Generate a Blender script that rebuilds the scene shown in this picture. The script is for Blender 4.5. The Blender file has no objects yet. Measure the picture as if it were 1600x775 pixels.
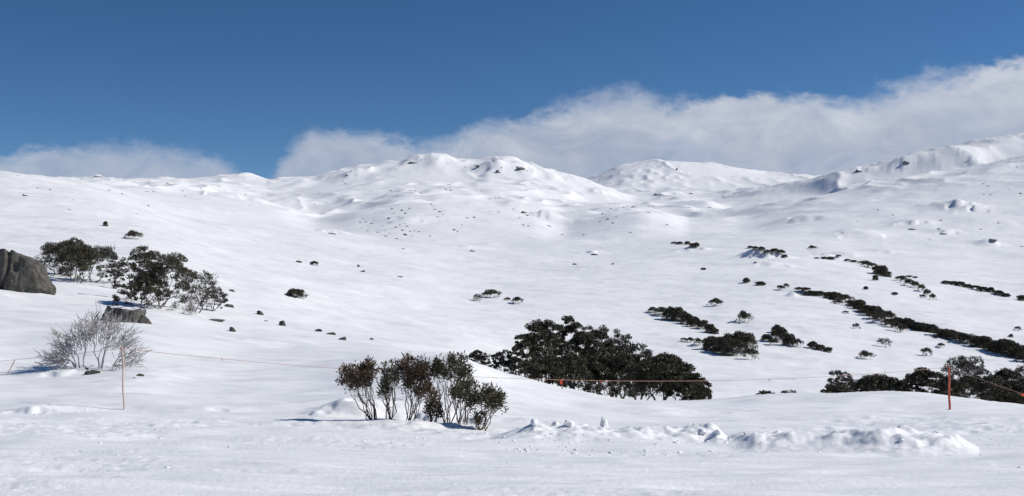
import bpy, math, random
import numpy as np

# ------------------------------------------------------------------ camera, sky, sun
F, Y0 = 1570.0, 320.0            # focal length and horizon row, in pixels of the 1600 px wide photograph
scene = bpy.context.scene
C = scene.collection
cam_d = bpy.data.cameras.new('camera'); cam = bpy.data.objects.new('camera', cam_d); C.objects.link(cam)
cam.location = (0, 0, 0); cam.rotation_euler = (math.pi/2, 0, 0)
cam_d.sensor_width = 36; cam_d.lens = F/1600*36; cam_d.shift_y = -(387.5-Y0)/1600
cam_d.clip_start = 0.1; cam_d.clip_end = 40000
scene.camera = cam
scene.view_settings.view_transform = 'Standard'; scene.view_settings.look = 'None'
scene.view_settings.gamma = 1; scene.view_settings.exposure = 0.0
scene.cycles.use_denoising = True
scene.cycles.max_bounces = 6; scene.cycles.diffuse_bounces = 3; scene.cycles.transparent_max_bounces = 8

SUN_AZ, SUN_EL = math.radians(87), math.radians(39)      # azimuth from straight ahead towards the right
sd = bpy.data.lights.new('sun', 'SUN'); sd.energy = 3.85; sd.angle = math.radians(0.5); sd.color = (1.0, 0.955, 0.885)
so = bpy.data.objects.new('sun', sd); C.objects.link(so)
so.rotation_euler = (math.pi/2-SUN_EL, 0, -SUN_AZ + math.pi)
SUN_DIR = np.array([math.sin(SUN_AZ)*math.cos(SUN_EL), math.cos(SUN_AZ)*math.cos(SUN_EL), math.sin(SUN_EL)])
from mathutils import Vector
so.rotation_euler = Vector(SUN_DIR).to_track_quat('Z', 'Y').to_euler()

world = bpy.data.worlds.new('World'); scene.world = world; world.use_nodes = True
wt = world.node_tree; wn = wt.nodes; wl = wt.links
for n in list(wn): wn.remove(n)

class G:                                            # small node helper
    def __init__(s, tree): s.t = tree
    def n(s, typ, **kw):
        nd = s.t.nodes.new(typ)
        for k, v in kw.items(): setattr(nd, k, v)
        return nd
    def inp(s, sock, v):
        if isinstance(v, bpy.types.NodeSocket): s.t.links.new(v, sock)
        else: sock.default_value = v
    def m(s, op, a, b=None, c=None, clamp=False):
        nd = s.n('ShaderNodeMath', operation=op); nd.use_clamp = clamp
        s.inp(nd.inputs[0], a)
        if b is not None: s.inp(nd.inputs[1], b)
        if c is not None: s.inp(nd.inputs[2], c)
        return nd.outputs[0]
    def comb(s, x, y, z):
        nd = s.n('ShaderNodeCombineXYZ')
        for i, v in enumerate((x, y, z)): s.inp(nd.inputs[i], v)
        return nd.outputs[0]
    def noise(s, vec, scale, detail=4, rough=0.5, dist=0.0):
        nd = s.n('ShaderNodeTexNoise'); s.inp(nd.inputs['Vector'], vec)
        nd.inputs['Scale'].default_value = scale; nd.inputs['Detail'].default_value = detail
        nd.inputs['Roughness'].default_value = rough; nd.inputs['Distortion'].default_value = dist
        return nd.outputs[0]
    def rng(s, v, a, b, c=0.0, d=1.0, smooth=False):
        nd = s.n('ShaderNodeMapRange', interpolation_type='SMOOTHSTEP' if smooth else 'LINEAR')
        s.inp(nd.inputs[0], v)
        for i, q in enumerate((a, b, c, d)): s.inp(nd.inputs[i+1], q)
        return nd.outputs[0]
    def mix(s, f, a, b, blend='MIX'):
        nd = s.n('ShaderNodeMix', data_type='RGBA', blend_type=blend)
        s.inp(nd.inputs[0], f); s.inp(nd.inputs[6], a); s.inp(nd.inputs[7], b)
        return nd.outputs[2]

g = G(wt)
tc0 = wn.new('ShaderNodeTexCoord'); mpv = wn.new('ShaderNodeMapping'); mpv.vector_type = 'POINT'; wl.new(tc0.outputs['Generated'], mpv.inputs[0])
mpv.inputs['Location'].default_value = (0, 0, 0.13); mpv.inputs['Scale'].default_value = (1, 1, 1.5)     # deep mountain blue down to the horizon
sky = g.n('ShaderNodeTexSky', sky_type='NISHITA', sun_disc=False)
sky.sun_elevation = SUN_EL; sky.sun_rotation = SUN_AZ
sky.altitude = 2000; sky.air_density = 1.0; sky.dust_density = 0.0; sky.ozone_density = 2.0
wl.new(mpv.outputs[0], sky.inputs[0])
hs = g.n('ShaderNodeHueSaturation'); wl.new(sky.outputs[0], hs.inputs['Color'])
hs.inputs['Saturation'].default_value = 1.24; hs.inputs['Value'].default_value = 1.02
bg = g.n('ShaderNodeBackground'); wl.new(hs.outputs[0], bg.inputs[0]); bg.inputs[1].default_value = 0.092
tc = g.n('ShaderNodeTexCoord'); sx = g.n('ShaderNodeSeparateXYZ'); wl.new(tc.outputs['Generated'], sx.inputs[0])
az = g.m('ARCTAN2', sx.outputs[0], sx.outputs[1])
hyp = g.m('SQRT', g.m('ADD', g.m('MULTIPLY', sx.outputs[0], sx.outputs[0]), g.m('MULTIPLY', sx.outputs[1], sx.outputs[1])))
el = g.m('DIVIDE', sx.outputs[2], hyp)
# top edge of the cloud bank round the horizon (elevation by azimuth)
CLOUD = [(-900,180),(-300,205),(-60,238),(0,228),(60,216),(150,216),(250,222),(320,226),(350,244),(375,268),(395,290),(412,285),
         (440,240),(470,206),(500,192),(560,202),(620,213),(700,222),(720,204),(760,188),(800,182),(850,168),(900,156),(990,148),
         (1050,160),(1100,150),(1200,150),(1300,146),(1350,142),(1400,132),(1450,122),(1500,116),(1560,98),(1640,95),(1900,110),(2500,150)]
AZ0, AZ1, EM = -0.85, 0.85, 0.25
fc = g.n('ShaderNodeFloatCurve')
g.inp(fc.inputs[1], g.rng(az, AZ0, AZ1))
cv = fc.mapping.curves[0]
pts = []
for px, py in CLOUD:
    a = math.atan((px-800)/F); e = (Y0-py)/F*math.cos(a)
    pts.append(((a-AZ0)/(AZ1-AZ0), e/EM))
pts = [(0.0, pts[0][1])] + pts + [(1.0, pts[-1][1])]
while len(cv.points) < len(pts): cv.points.new(0.5, 0.5)
for p, (a, b) in zip(cv.points, pts): p.location = (a, b); p.handle_type = 'AUTO'
fc.mapping.update()
top = g.m('SUBTRACT', g.m('MULTIPLY', fc.outputs[0], EM), g.rng(az, -0.2, 0.0, 0.006, 0.001))
cvec = g.comb(g.m('MULTIPLY', az, 1.0), g.m('MULTIPLY', el, 1.7), 3.7)
n1 = g.noise(cvec, 14, 8, 0.58, 0.3)
n2 = g.noise(cvec, 60, 8, 0.65, 0.5)
edge = g.m('ADD', g.m('SUBTRACT', top, el), g.m('ADD', g.m('MULTIPLY', g.m('SUBTRACT', n1, 0.5), 0.050), g.m('MULTIPLY', g.m('SUBTRACT', n2, 0.5), 0.022)))
soft = g.rng(g.noise(cvec, 7, 2), 0.35, 0.65, 0.007, 0.026)
dens = g.rng(edge, g.m('MULTIPLY', soft, -0.5), soft, 0.0, 1.0, True)
dens = g.m('MULTIPLY', g.m('MULTIPLY', dens, g.rng(az, -0.25, 0.0, 0.86, 1.0)), g.rng(g.noise(g.comb(az, g.m('MULTIPLY', el, 2.5), 9.1), 9, 5, 0.55), 0.3, 0.6, 0.78, 1.0))
thick = g.rng(edge, 0.0, 0.06)
nb = g.noise(g.comb(az, g.m('MULTIPLY', el, 1.8), 1.3), 13, 10, 0.62, 0.9)
bright = g.m('ADD', g.m('MULTIPLY', g.m('SUBTRACT', nb, 0.5), 1.7), g.m('SUBTRACT', 0.80, g.m('MULTIPLY', thick, 0.5)), clamp=True)
bright = g.m('ADD', bright, g.rng(az, -0.30, 0.15, -0.42, -0.08), clamp=True)
ccol = g.mix(bright, (0.36, 0.42, 0.54, 1), (0.64, 0.67, 0.74, 1))
bgc = g.n('ShaderNodeBackground'); wl.new(ccol, bgc.inputs[0]); bgc.inputs[1].default_value = 1.0
mxs = g.n('ShaderNodeMixShader'); wl.new(dens, mxs.inputs[0]); wl.new(bg.outputs[0], mxs.inputs[1]); wl.new(bgc.outputs[0], mxs.inputs[2])
wo = g.n('ShaderNodeOutputWorld'); wl.new(mxs.outputs[0], wo.inputs[0])

# ------------------------------------------------------------------ materials
def new_mat(name):
    m = bpy.data.materials.new(name); m.use_nodes = True
    t = m.node_tree; t.nodes.remove(t.nodes['Principled BSDF'])
    p = t.nodes.new('ShaderNodeBsdfPrincipled'); t.links.new(p.outputs[0], t.nodes['Material Output'].inputs[0])
    return m, G(t), p

def mat_snow(name='snow'):
    m, g, p = new_mat(name)
    geo = g.n('ShaderNodeNewGeometry'); pos = geo.outputs['Position']
    ln = g.n('ShaderNodeVectorMath', operation='LENGTH'); g.inp(ln.inputs[0], pos); dist = ln.outputs['Value']
    sp = g.n('ShaderNodeSeparateXYZ'); g.inp(sp.inputs[0], pos)
    stretched = g.comb(g.m('MULTIPLY', sp.outputs[0], 0.12), sp.outputs[1], sp.outputs[2])
    st2 = g.comb(g.m('MULTIPLY', sp.outputs[0], 0.3), sp.outputs[1], 0.0)
    fine = g.m('MULTIPLY', g.m('SUBTRACT', g.noise(pos, 11, 6, 0.65), 0.5), g.rng(dist, 8, 45, 0.019, 0.0))
    streak = g.m('MULTIPLY', g.m('SUBTRACT', g.noise(stretched, 4.5, 5, 0.6), 0.5), g.rng(dist, 10, 60, 0.045, 0.0))
    med = g.m('MULTIPLY', g.m('SUBTRACT', g.noise(st2, 0.5, 6, 0.62), 0.5), g.rng(dist, 15, 400, 0.08, 0.26))
    big = g.m('MULTIPLY', g.m('SUBTRACT', g.noise(g.comb(g.m('MULTIPLY', sp.outputs[0], 0.45), sp.outputs[1], sp.outputs[2]), 0.045, 9, 0.62, 0.8), 0.5), g.rng(dist, 200, 1200, 0.0, 1.4))
    h = g.m('ADD', g.m('ADD', fine, streak), g.m('ADD', med, big))
    bp = g.n('ShaderNodeBump'); bp.inputs['Strength'].default_value = 0.85; bp.inputs['Distance'].default_value = 1.0
    g.inp(bp.inputs['Height'], h); g.inp(p.inputs['Normal'], bp.outputs[0])
    cn = g.rng(g.m('ADD', g.m('MULTIPLY', g.noise(st2, 0.7, 5, 0.6), 0.5), g.m('MULTIPLY', g.noise(stretched, 2.2, 6, 0.65), 0.5)), 0.41, 0.59)
    cs2 = g.rng(g.noise(g.comb(g.m('ADD', g.m('MULTIPLY', sp.outputs[0], 0.10), 3.0), g.m('ADD', g.m('MULTIPLY', sp.outputs[0], 0.12), sp.outputs[1]), 0.0), 5.0, 4, 0.6), 0.44, 0.60)  # near streaks: packed snow tone, also painted in for groove shading the sun misses
    cn = g.m('ADD', g.m('MULTIPLY', cn, g.rng(dist, 12, 40, 0.35, 1.0)), g.m('MULTIPLY', cs2, g.rng(dist, 12, 40, 0.65, 0.0)))
    g.inp(p.inputs['Base Color'], g.mix(cn, (0.83, 0.84, 0.86, 1), (0.945, 0.943, 0.94, 1)))
    p.inputs['Roughness'].default_value = 0.65
    p.inputs['Specular IOR Level'].default_value = 0.25
    return m

def mat_plain_noise(name, a, b, scale=6, rough=0.8, bump=0.02, detail=6, spec=0.3, island=False, stretch=None, lohi=(0.35, 0.65)):
    m, g, p = new_mat(name)
    tcn = g.n('ShaderNodeTexCoord'); v = tcn.outputs['Object']
    if stretch:
        mp = g.n('ShaderNodeMapping'); g.inp(mp.inputs[0], v); mp.inputs['Scale'].default_value = stretch; v = mp.outputs[0]
    nf = g.noise(v, scale, detail, 0.6)
    f = g.rng(nf, *lohi)
    if island:
        geo = g.n('ShaderNodeNewGeometry')
        f = g.m('ADD', g.m('MULTIPLY', f, 0.5), g.m('MULTIPLY', geo.outputs['Random Per Island'], 0.5))
    g.inp(p.inputs['Base Color'], g.mix(f, (*a, 1), (*b, 1)))
    p.inputs['Roughness'].default_value = rough; p.inputs['Specular IOR Level'].default_value = spec
    if bump:
        bp = g.n('ShaderNodeBump'); bp.inputs['Distance'].default_value = bump; g.inp(bp.inputs['Height'], nf)
        g.inp(p.inputs['Normal'], bp.outputs[0])
    return m

def mat_rock(name, a, b, snowy=0.0):
    m, g, p = new_mat(name)
    tcn = g.n('ShaderNodeTexCoord'); v = tcn.outputs['Object']; geo = g.n('ShaderNodeNewGeometry')
    v2 = geo.outputs['Position']
    nf = g.noise(v2, 1.6, 8, 0.65); nl = g.noise(v2, 9, 5, 0.6)
    mp = g.n('ShaderNodeMapping'); g.inp(mp.inputs[0], v2); mp.inputs['Scale'].default_value = (2.2, 2.2, 0.35)
    ns = g.noise(mp.outputs[0], 1.3, 5, 0.6)
    f = g.rng(g.m('ADD', g.m('MULTIPLY', nf, 0.5), g.m('MULTIPLY', ns, 0.5)), 0.38, 0.62)
    col = g.mix(f, (*a, 1), (*b, 1))
    col = g.mix(g.rng(nl, 0.60, 0.72, 0, 0.55), col, (0.26, 0.27, 0.24, 1))        # lichen
    if snowy:
        sn = g.n('ShaderNodeSeparateXYZ'); g.inp(sn.inputs[0], geo.outputs['Normal'])
        s = g.rng(g.m('ADD', sn.outputs[2], g.m('MULTIPLY', g.m('SUBTRACT', nf, 0.5), 0.9)), 1.0-snowy, 1.08-snowy)
        col = g.mix(s, col, (0.86, 0.88, 0.91, 1))
    g.inp(p.inputs['Base Color'], col); p.inputs['Roughness'].default_value = 0.9; p.inputs['Specular IOR Level'].default_value = 0.2
    bp = g.n('ShaderNodeBump'); bp.inputs['Distance'].default_value = 0.12
    g.inp(bp.inputs['Height'], g.m('ADD', nf, g.m('ADD', g.m('MULTIPLY', ns, 0.8), g.m('MULTIPLY', nl, 0.25)))); g.inp(p.inputs['Normal'], bp.outputs[0])
    return m

M = {}
M['snow'] = mat_snow()
M['rock'] = mat_rock('granite', (0.045, 0.042, 0.037), (0.145, 0.137, 0.12))
M['rock_snowy'] = mat_rock('granite_with_snow', (0.055, 0.052, 0.048), (0.17, 0.165, 0.15), 0.16)
M['rock_hazed'] = mat_rock('hazed_granite', (0.11, 0.11, 0.11), (0.26, 0.255, 0.24), 0.30)  # same granite, distance haze painted in as a lighter grey, more snow on top
M['gum_leaf'] = mat_plain_noise('snow_gum_leaves', (0.028, 0.027, 0.016), (0.110, 0.096, 0.060), 1.3, 0.55, 0, 3, 0.35, True)
M['gum_leaf_grey'] = mat_plain_noise('grey_snow_gum_leaves', (0.034, 0.034, 0.026), (0.115, 0.108, 0.085), 1.3, 0.55, 0, 3, 0.35, True)
M['gum_bark'] = mat_plain_noise('snow_gum_bark', (0.09, 0.08, 0.075), (0.32, 0.30, 0.28), 5, 0.85, 0, 4, 0.2)
M['shrub_leaf'] = mat_plain_noise('shrub_leaves', (0.040, 0.040, 0.020), (0.150, 0.130, 0.075), 2.5, 0.5, 0, 3, 0.4, True)
M['shrub_leaf_red'] = mat_plain_noise('reddish_shrub_leaves', (0.044, 0.038, 0.020), (0.175, 0.110, 0.070), 3, 0.5, 0, 3, 0.4, True)
M['shrub_bark'] = mat_plain_noise('shrub_bark', (0.08, 0.06, 0.048), (0.22, 0.17, 0.135), 9, 0.85, 0, 4, 0.2)
M['dead_wood'] = mat_plain_noise('bleached_dead_wood', (0.24, 0.225, 0.215), (0.66, 0.64, 0.63), 4, 0.8, 0, 4, 0.2)
M['pole_faded'] = mat_plain_noise('faded_orange_paint', (0.52, 0.34, 0.31), (0.62, 0.48, 0.44), 6, 0.6, 0, 4, 0.3, False, (1, 1, 0.4))
M['pole_red'] = mat_plain_noise('red_paint', (0.42, 0.075, 0.05), (0.56, 0.13, 0.085), 6, 0.5, 0, 4, 0.3, False, (1, 1, 0.4))
M['rope'] = mat_plain_noise('pale_orange_rope', (0.50, 0.27, 0.20), (0.60, 0.37, 0.27), 20, 0.7, 0, 3, 0.3)
M['flag'] = mat_plain_noise('orange_flag_tape', (0.75, 0.10, 0.05), (0.80, 0.16, 0.08), 8, 0.6, 0, 3, 0.3)

# ------------------------------------------------------------------ noise
def _h(ix, iy, seed):
    n = (ix.astype(np.int64)*374761393 + iy.astype(np.int64)*668265263 + seed*1442695041) & 0xffffffff
    n = ((n ^ (n >> 13))*1274126177) & 0xffffffff
    n = n ^ (n >> 16)
    return (n & 0xffff)/65535.0*2-1
def vnoise(x, y, seed=0):
    ix = np.floor(x); iy = np.floor(y); fx = x-ix; fy = y-iy
    u = fx*fx*fx*(fx*(fx*6-15)+10); v = fy*fy*fy*(fy*(fy*6-15)+10)
    a = _h(ix, iy, seed); b = _h(ix+1, iy, seed); c = _h(ix, iy+1, seed); d = _h(ix+1, iy+1, seed)
    return (a*(1-u)+b*u)*(1-v)+(c*(1-u)+d*u)*v
def fbm(x, y, seed=0, octv=4, gain=0.5):
    s = 0; a = 1
    for i in range(octv):
        s = s+a*vnoise(x*2**i+i*17.3, y*2**i-i*9.1, seed+i*7); a *= gain
    return s
def sstep(x, a, b):
    t = np.clip((x-a)/(b-a), 0, 1); return t*t*(3-2*t)
def pchip(xk, yk, x):
    xk = np.asarray(xk, float); yk = np.asarray(yk, float)
    h = np.diff(xk); d = np.diff(yk)/h
    m = np.zeros_like(yk); m[0] = d[0]; m[-1] = d[-1]
    for i in range(1, len(xk)-1):
        if d[i-1]*d[i] > 0:
            w1 = 2*h[i]+h[i-1]; w2 = h[i]+2*h[i-1]
            m[i] = (w1+w2)/(w1/d[i-1]+w2/d[i])
    x = np.clip(x, xk[0], xk[-1]); i = np.clip(np.searchsorted(xk, x)-1, 0, len(xk)-2)
    t = (x-xk[i])/h[i]
    return ((2*t**3-3*t**2+1)*yk[i]+(t**3-2*t**2+t)*h[i]*m[i]+(-2*t**3+3*t**2)*yk[i+1]+(t**3-t**2)*h[i]*m[i+1])

# ------------------------------------------------------------------ terrain: depth and image row along nested lines of the land
L = [
 # each: list of (column, depth m, row)
 [(-300,1.2,2300),(800,1.2,2300),(1900,1.2,2300)],
 [(-300,4,1080),(800,4,1080),(1900,4,1080)],
 [(-300,9,778),(800,9,778),(1900,9,778)],
 [(-300,15,706),(200,15,706),(800,16,712),(1200,16,716),(1900,16,712)],
 [(-300,26,636),(193,26,637),(400,25,645),(650,24,653),(800,25,664),(1000,27,662),(1200,30,654),(1480,37,640),(1900,37,650)],
 [(-300,40,548),(0,40,562),(200,38,570),(400,40,578),(600,40,569),(700,41,557),(800,42,586),(900,43,611),(1000,44,626),(1100,46,628),(1200,46,621),(1400,46,614),(1500,46,620),(1600,43,632),(1900,42,655)],
 [(-300,56,480),(0,56,498),(200,56,502),(400,56,531),(600,56,546),(700,58,556),(800,60,590),(900,60,618),(1000,58,631),(1100,58,631),(1200,60,640),(1400,62,650),(1600,62,668),(1900,60,690)],
 [(-300,85,420),(0,80,442),(200,82,462),(400,85,496),(600,95,520),(700,100,532),(800,105,552),(1000,105,590),(1200,105,600),(1400,105,612),(1600,105,625),(1900,105,640)],
 [(-300,120,385),(0,120,398),(200,120,415),(400,120,455),(600,135,490),(800,150,512),(1000,150,535),(1200,150,545),(1400,150,560),(1600,150,572),(1900,150,580)],
 [(-300,250,315),(0,250,330),(200,250,352),(400,250,397),(600,250,428),(800,260,450),(1000,260,458),(1200,250,465),(1400,240,482),(1600,230,505),(1900,230,520)],
 [(-300,420,252),(-60,450,266),(0,450,268),(60,460,274),(130,470,284),(250,460,318),(400,440,352),(500,430,368),(620,430,386),(800,440,402),(1000,450,402),(1200,450,402),(1400,430,420),(1600,420,435),(1900,420,440)],
 [(-300,640,275),(0,640,284),(130,640,297),(250,650,322),(400,680,352),(600,700,377),(800,700,388),(1000,720,384),(1200,700,376),(1400,680,385),(1600,650,398),(1900,650,400)],
 [(-300,1100,280),(0,1100,286),(130,1100,290),(300,1100,308),(430,1100,330),(500,1080,350),(560,1050,340),(620,1050,330),(680,1060,326),(760,1060,331),(830,1060,342),(880,1080,353),(920,1100,344),(960,1120,334),(1000,1120,331),(1040,1110,338),(1080,1100,348),(1150,1100,348),(1250,1080,334),(1400,1050,316),(1500,1050,305),(1600,1050,294),(1900,1050,260)],
 [(-300,1400,282),(0,1400,287),(130,1400,287),(300,1400,300),(430,1400,318),(500,1400,332),(620,1400,316),(680,1400,312),(760,1400,316),(830,1400,328),(880,1400,336),(960,1400,330),(1040,1400,334),(1100,1400,337),(1150,1400,330),(1200,1400,321),(1300,1400,301),(1400,1400,283),(1500,1400,267),(1600,1400,248),(1900,1400,200)],
 [(-300,1900,281),(0,1900,284),(130,1900,281),(300,1900,288),(430,1950,302),(530,1950,296),(640,1950,290),(740,1950,292),(830,1950,300),(940,1950,318),(1000,1950,320),(1100,1900,318),(1150,1850,328),(1200,1800,327),(1260,1750,318),(1310,1720,309),(1350,1720,302),(1400,1720,293),(1450,1720,285),(1500,1720,277),(1550,1720,267),(1600,1720,257),(1900,1720,212)],
 [(-300,2250,280),(0,2250,283),(135,2250,280),(300,2250,282),(430,2280,292),(530,2280,284),(640,2280,276),(740,2280,278),(830,2280,285),(940,2280,306),(1000,2280,314),(1100,2230,314),(1200,2130,306),(1260,2080,303),(1310,2030,299),(1350,2020,295),(1400,2020,288),(1450,2020,280),(1500,2020,271),(1550,2030,261),(1600,2040,251),(1900,2050,206)],
 [(-300,2600,278),(0,2600,282),(100,2600,281),(135,2600,278),(152,2600,274),(170,2600,278),(250,2600,278),(330,2600,274),(385,2600,271),(430,2600,280),(480,2600,279),(530,2600,267),(600,2600,252),(640,2600,249),(683,2600,242),(725,2600,252),(785,2600,247),(850,2600,262),(900,2600,272),(950,2600,290),(1000,2600,306),(1100,2600,306),(1200,2400,294),(1250,2250,286),(1300,2150,274),(1350,2140,262),(1400,2130,250),(1450,2130,240),(1500,2140,232),(1550,2160,224),(1600,2180,217),(1900,2200,175)],
 [(-300,2900,290),(0,2900,292),(400,2900,292),(640,2900,275),(940,2900,300),(1100,2800,302),(1200,2700,293),(1300,2500,276),(1350,2450,261),(1400,2420,248),(1450,2400,236),(1500,2400,225),(1550,2400,215),(1600,2400,208),(1900,2400,165)],
 [(-300,3400,300),(0,3400,300),(400,3400,300),(900,3400,300),(960,3400,297),(1100,3400,297),(1250,3400,292),(1400,3400,290),(1600,3400,260),(1900,3400,230)],
 [(-300,4500,305),(0,4500,305),(400,4500,300),(880,4500,292),(930,4500,276),(980,4500,257),(1040,4500,250),(1100,4500,254),(1150,4500,262),(1200,4500,270),(1250,4500,274),(1300,4500,278),(1400,4500,300),(1900,4500,300)],
 [(-300,8000,325),(800,8000,325),(1900,8000,325)],
]
TH0 = math.radians(34)
px_in = np.arange(-255, 1856, 2.2)
th_in = np.arctan((px_in-800)/F)
th_out1 = np.arange(-math.pi, th_in[0]-0.02, 0.03)
th_out2 = np.arange(th_in[-1]+0.03, math.pi, 0.03)
TH = np.concatenate([th_out1, th_in, th_out2])
thc = np.clip(TH, -TH0, TH0)
PX = 800+F*np.tan(thc)
ROWS = np.concatenate([np.geomspace(1.2, 7.5, 60)[:-1], np.geomspace(7.5, 45, 520)[:-1], np.geomspace(45, 600, 640)[:-1], np.geomspace(600, 8000, 430)])
lnR = np.log(ROWS)
nc, nr = len(TH), len(ROWS)
KD = np.stack([pchip([p[0] for p in l], [math.log(p[1]) for p in l], PX) for l in L])
KP = np.stack([pchip([p[0] for p in l], [p[2] for p in l], PX) for l in L])
PY = np.stack([pchip(KD[:, j], KP[:, j], lnR) for j in range(nc)])        # nc x nr
D = np.broadcast_to(ROWS, (nc, nr))
RR = D/np.cos(thc)[:, None]
X = RR*np.sin(TH)[:, None]; Y = RR*np.cos(TH)[:, None]
PXg = np.broadcast_to(PX[:, None], (nc, nr))
Z = (Y0-PY)/F*D
# general relief, scaled with distance
for i, lam in enumerate([700, 300, 130, 60, 28, 12, 5, 2.2]):
    w = sstep(D, lam*2.8, lam*7)*(1-sstep(D, lam*60, lam*160))*(1-0.85*sstep(D, 1200, 2000))
    amp = 0.016*lam
    Z = Z+w*amp*fbm(X/lam+i*3.1, Y/lam-i*5.7, 11+i, 2)
# wind drifts, long ones lying across the slope
for i, (la, lb, amp) in enumerate([(60, 14, 0.55), (22, 5, 0.20), (9, 2.0, 0.06)]):
    ca, sa = math.cos(-0.35), math.sin(-0.35)
    u = (X*ca+Y*sa)/la; v = (-X*sa+Y*ca)/lb
    w = sstep(D, lb*3, lb*9)*(1-sstep(D, lb*45, lb*110))
    rd = 1-np.abs(fbm(u, v, 51+i, 3)); Z = Z+w*amp*(rd**2-0.5)
# sharper gullied relief on the distant mountains
w = sstep(D, 900, 1500)
rg = 1-np.abs(fbm(X/260, Y/420, 77, 4, 0.55)); Z = Z+w*11.0*(rg**3-0.4)
rg = 1-np.abs(fbm(X/70+Y/300, Y/120, 83, 3, 0.5)); Z = Z+w*3.2*(rg**3-0.4)*sstep(fbm(X/500, Y/500, 141, 2), -0.3, 0.6)
rg = 1-np.abs(fbm((X*0.8+Y*0.3)/90, (Y-X*0.4)/45, 97, 4, 0.55)); Z = Z+sstep(D, 700, 1300)*1.2*(rg**2-0.5)
# foreground: groomed streaks, churned snow, berm, drifts, pits
near = 1-sstep(D, 18, 30)
Z = Z+near*0.020*fbm(X/5.0, Y/0.30, 5, 3)*(0.5+0.5*vnoise(X/3, Y/3, 8))
Z = Z+(1-sstep(D, 35, 50))*0.05*fbm(X/2.4, Y/1.1, 15, 3)
churn = np.exp(-((PY-668)/26)**2)*sstep(fbm(X/3.5, Y/2.2, 31, 2), -0.2, 0.8)*(1-sstep(D, 40, 50))
Z = Z+churn*0.030*fbm(X/0.35, Y/0.30, 33, 3)+0.007*near*sstep(fbm(X/2.8, Y/1.3, 131, 2), 0.0, 0.7)*fbm(X/0.14, Y/0.16, 35, 2)
bx = [(-300,0),(765,0),(800,.16),(835,.36),(870,.24),(900,.34),(940,.30),(1000,.30),(1060,.36),(1120,.42),(1135,.20),(1165,.30),(1190,.42),(1260,.34),(1330,.36),(1400,.42),(1460,.40),(1495,.24),(1530,0),(1900,0)]
for x0, d0, sl, cv_k, hh, wd in [(0,10.2,.10,.004,.022,.10),(0,10.5,.10,.004,.020,.09),(-2,12.4,-.05,.003,.024,.12),(-2,12.8,-.05,.003,.020,.10),(1,11.3,.02,-.006,.020,.08),(3,13.6,.16,.0,.024,.12),(3,14.0,.16,.0,.022,.12),(-4,14.6,.07,-.004,.022,.14),(0,9.6,-.03,.0,.016,.07),(-5,11.6,.14,.002,.02,.1),(2,15.4,-.09,.002,.02,.12),(-3,16.2,.03,.003,.025,.15)]:
    tt_ = (Y-(d0+sl*(X-x0)+cv_k*(X-x0)**2+0.12*vnoise(X/2.5+d0, X*0+d0, 19)))/wd
    Z = Z+1.5*hh*(np.exp(-np.clip(tt_**2, 0, 20))-0.8*np.exp(-np.clip((tt_+1.6)**2, 0, 20)))*(0.55+0.45*vnoise(X/1.4, Y/1.4, 23))*(np.abs(X) < 40)
bh = np.interp(PXg, [b[0] for b in bx], [b[1] for b in bx])
bc = np.interp(PXg, [780, 1100, 1180, 1500], [20.3, 20.9, 19.2, 18.6])
q = D-bc+0.5*vnoise(X/1.7, Y/3, 41)
cross = np.where(q < 0, sstep(q, -2.6, 0.0), 1-sstep(q, 0.0, 0.9))
Z = Z+0
lump = 0.70+0.30*np.abs(fbm(X/1.3, Y/1.1, 43, 2))+0.22*fbm(X/0.34, Y/0.30, 47, 3)
Z = Z+bh*cross*lump*0.95
# local lumps and hollows: column, row, half width px, half depth m, height m, skew
LF = [ # scarps facing left, away from the sun: column, row, half length px, half width m, height m, face
 (775, 264, 60, 60, 12, .42), (850, 340, 20, 24, 3.5, .4), (868, 345, 30, 30, 3.5, .5), (640, 258, 50, 60, 6, .7), (545, 274, 40, 45, 4, .6)]
def vis_depth(px, py, dmin=0, dmax=1e9):
    j = int(np.clip(round((px-px_in[0])/2.2), 0, len(px_in)-1))+len(th_out1)
    rows = Y0-F*Z[j]/D[j]
    vis = np.minimum.accumulate(rows[ROWS > 5]) ; rr = ROWS[ROWS > 5]
    ok = np.where((vis <= py) & (rr >= dmin) & (rr <= dmax))[0]
    return float(rr[ok[0]]) if len(ok) else None
def feature(px, py, wpx, dep, h, face=0.0, ang=0.0, dmin=0):
    """a drift: dome of half width wpx and half depth dep; face > 0 steepens its near side into a scarp"""
    global Z
    d0 = vis_depth(px, py, dmin)
    if d0 is None: return
    x0 = (px-800)/F*d0; y0 = d0; wx = wpx/F*d0
    ca, sa = math.cos(ang), math.sin(ang)
    u = ((X-x0)*ca+(Y-y0)*sa)/wx; v = (-(X-x0)*sa+(Y-y0)*ca)/dep
    v = v+(0.07 if 0 < face < 0.2 else 0.25)*vnoise(X/(wx*0.4), Y/(wx*0.4), 91)
    r1 = np.exp(-np.clip(u*u, 0, 20))
    if face: prof = np.where(v < 0, sstep(v, -face, 0.0), np.exp(-np.clip(v, 0, 20)**2))
    else: prof = np.exp(-np.clip(v*v, 0, 20))
    Z = Z+h*r1*prof
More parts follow.
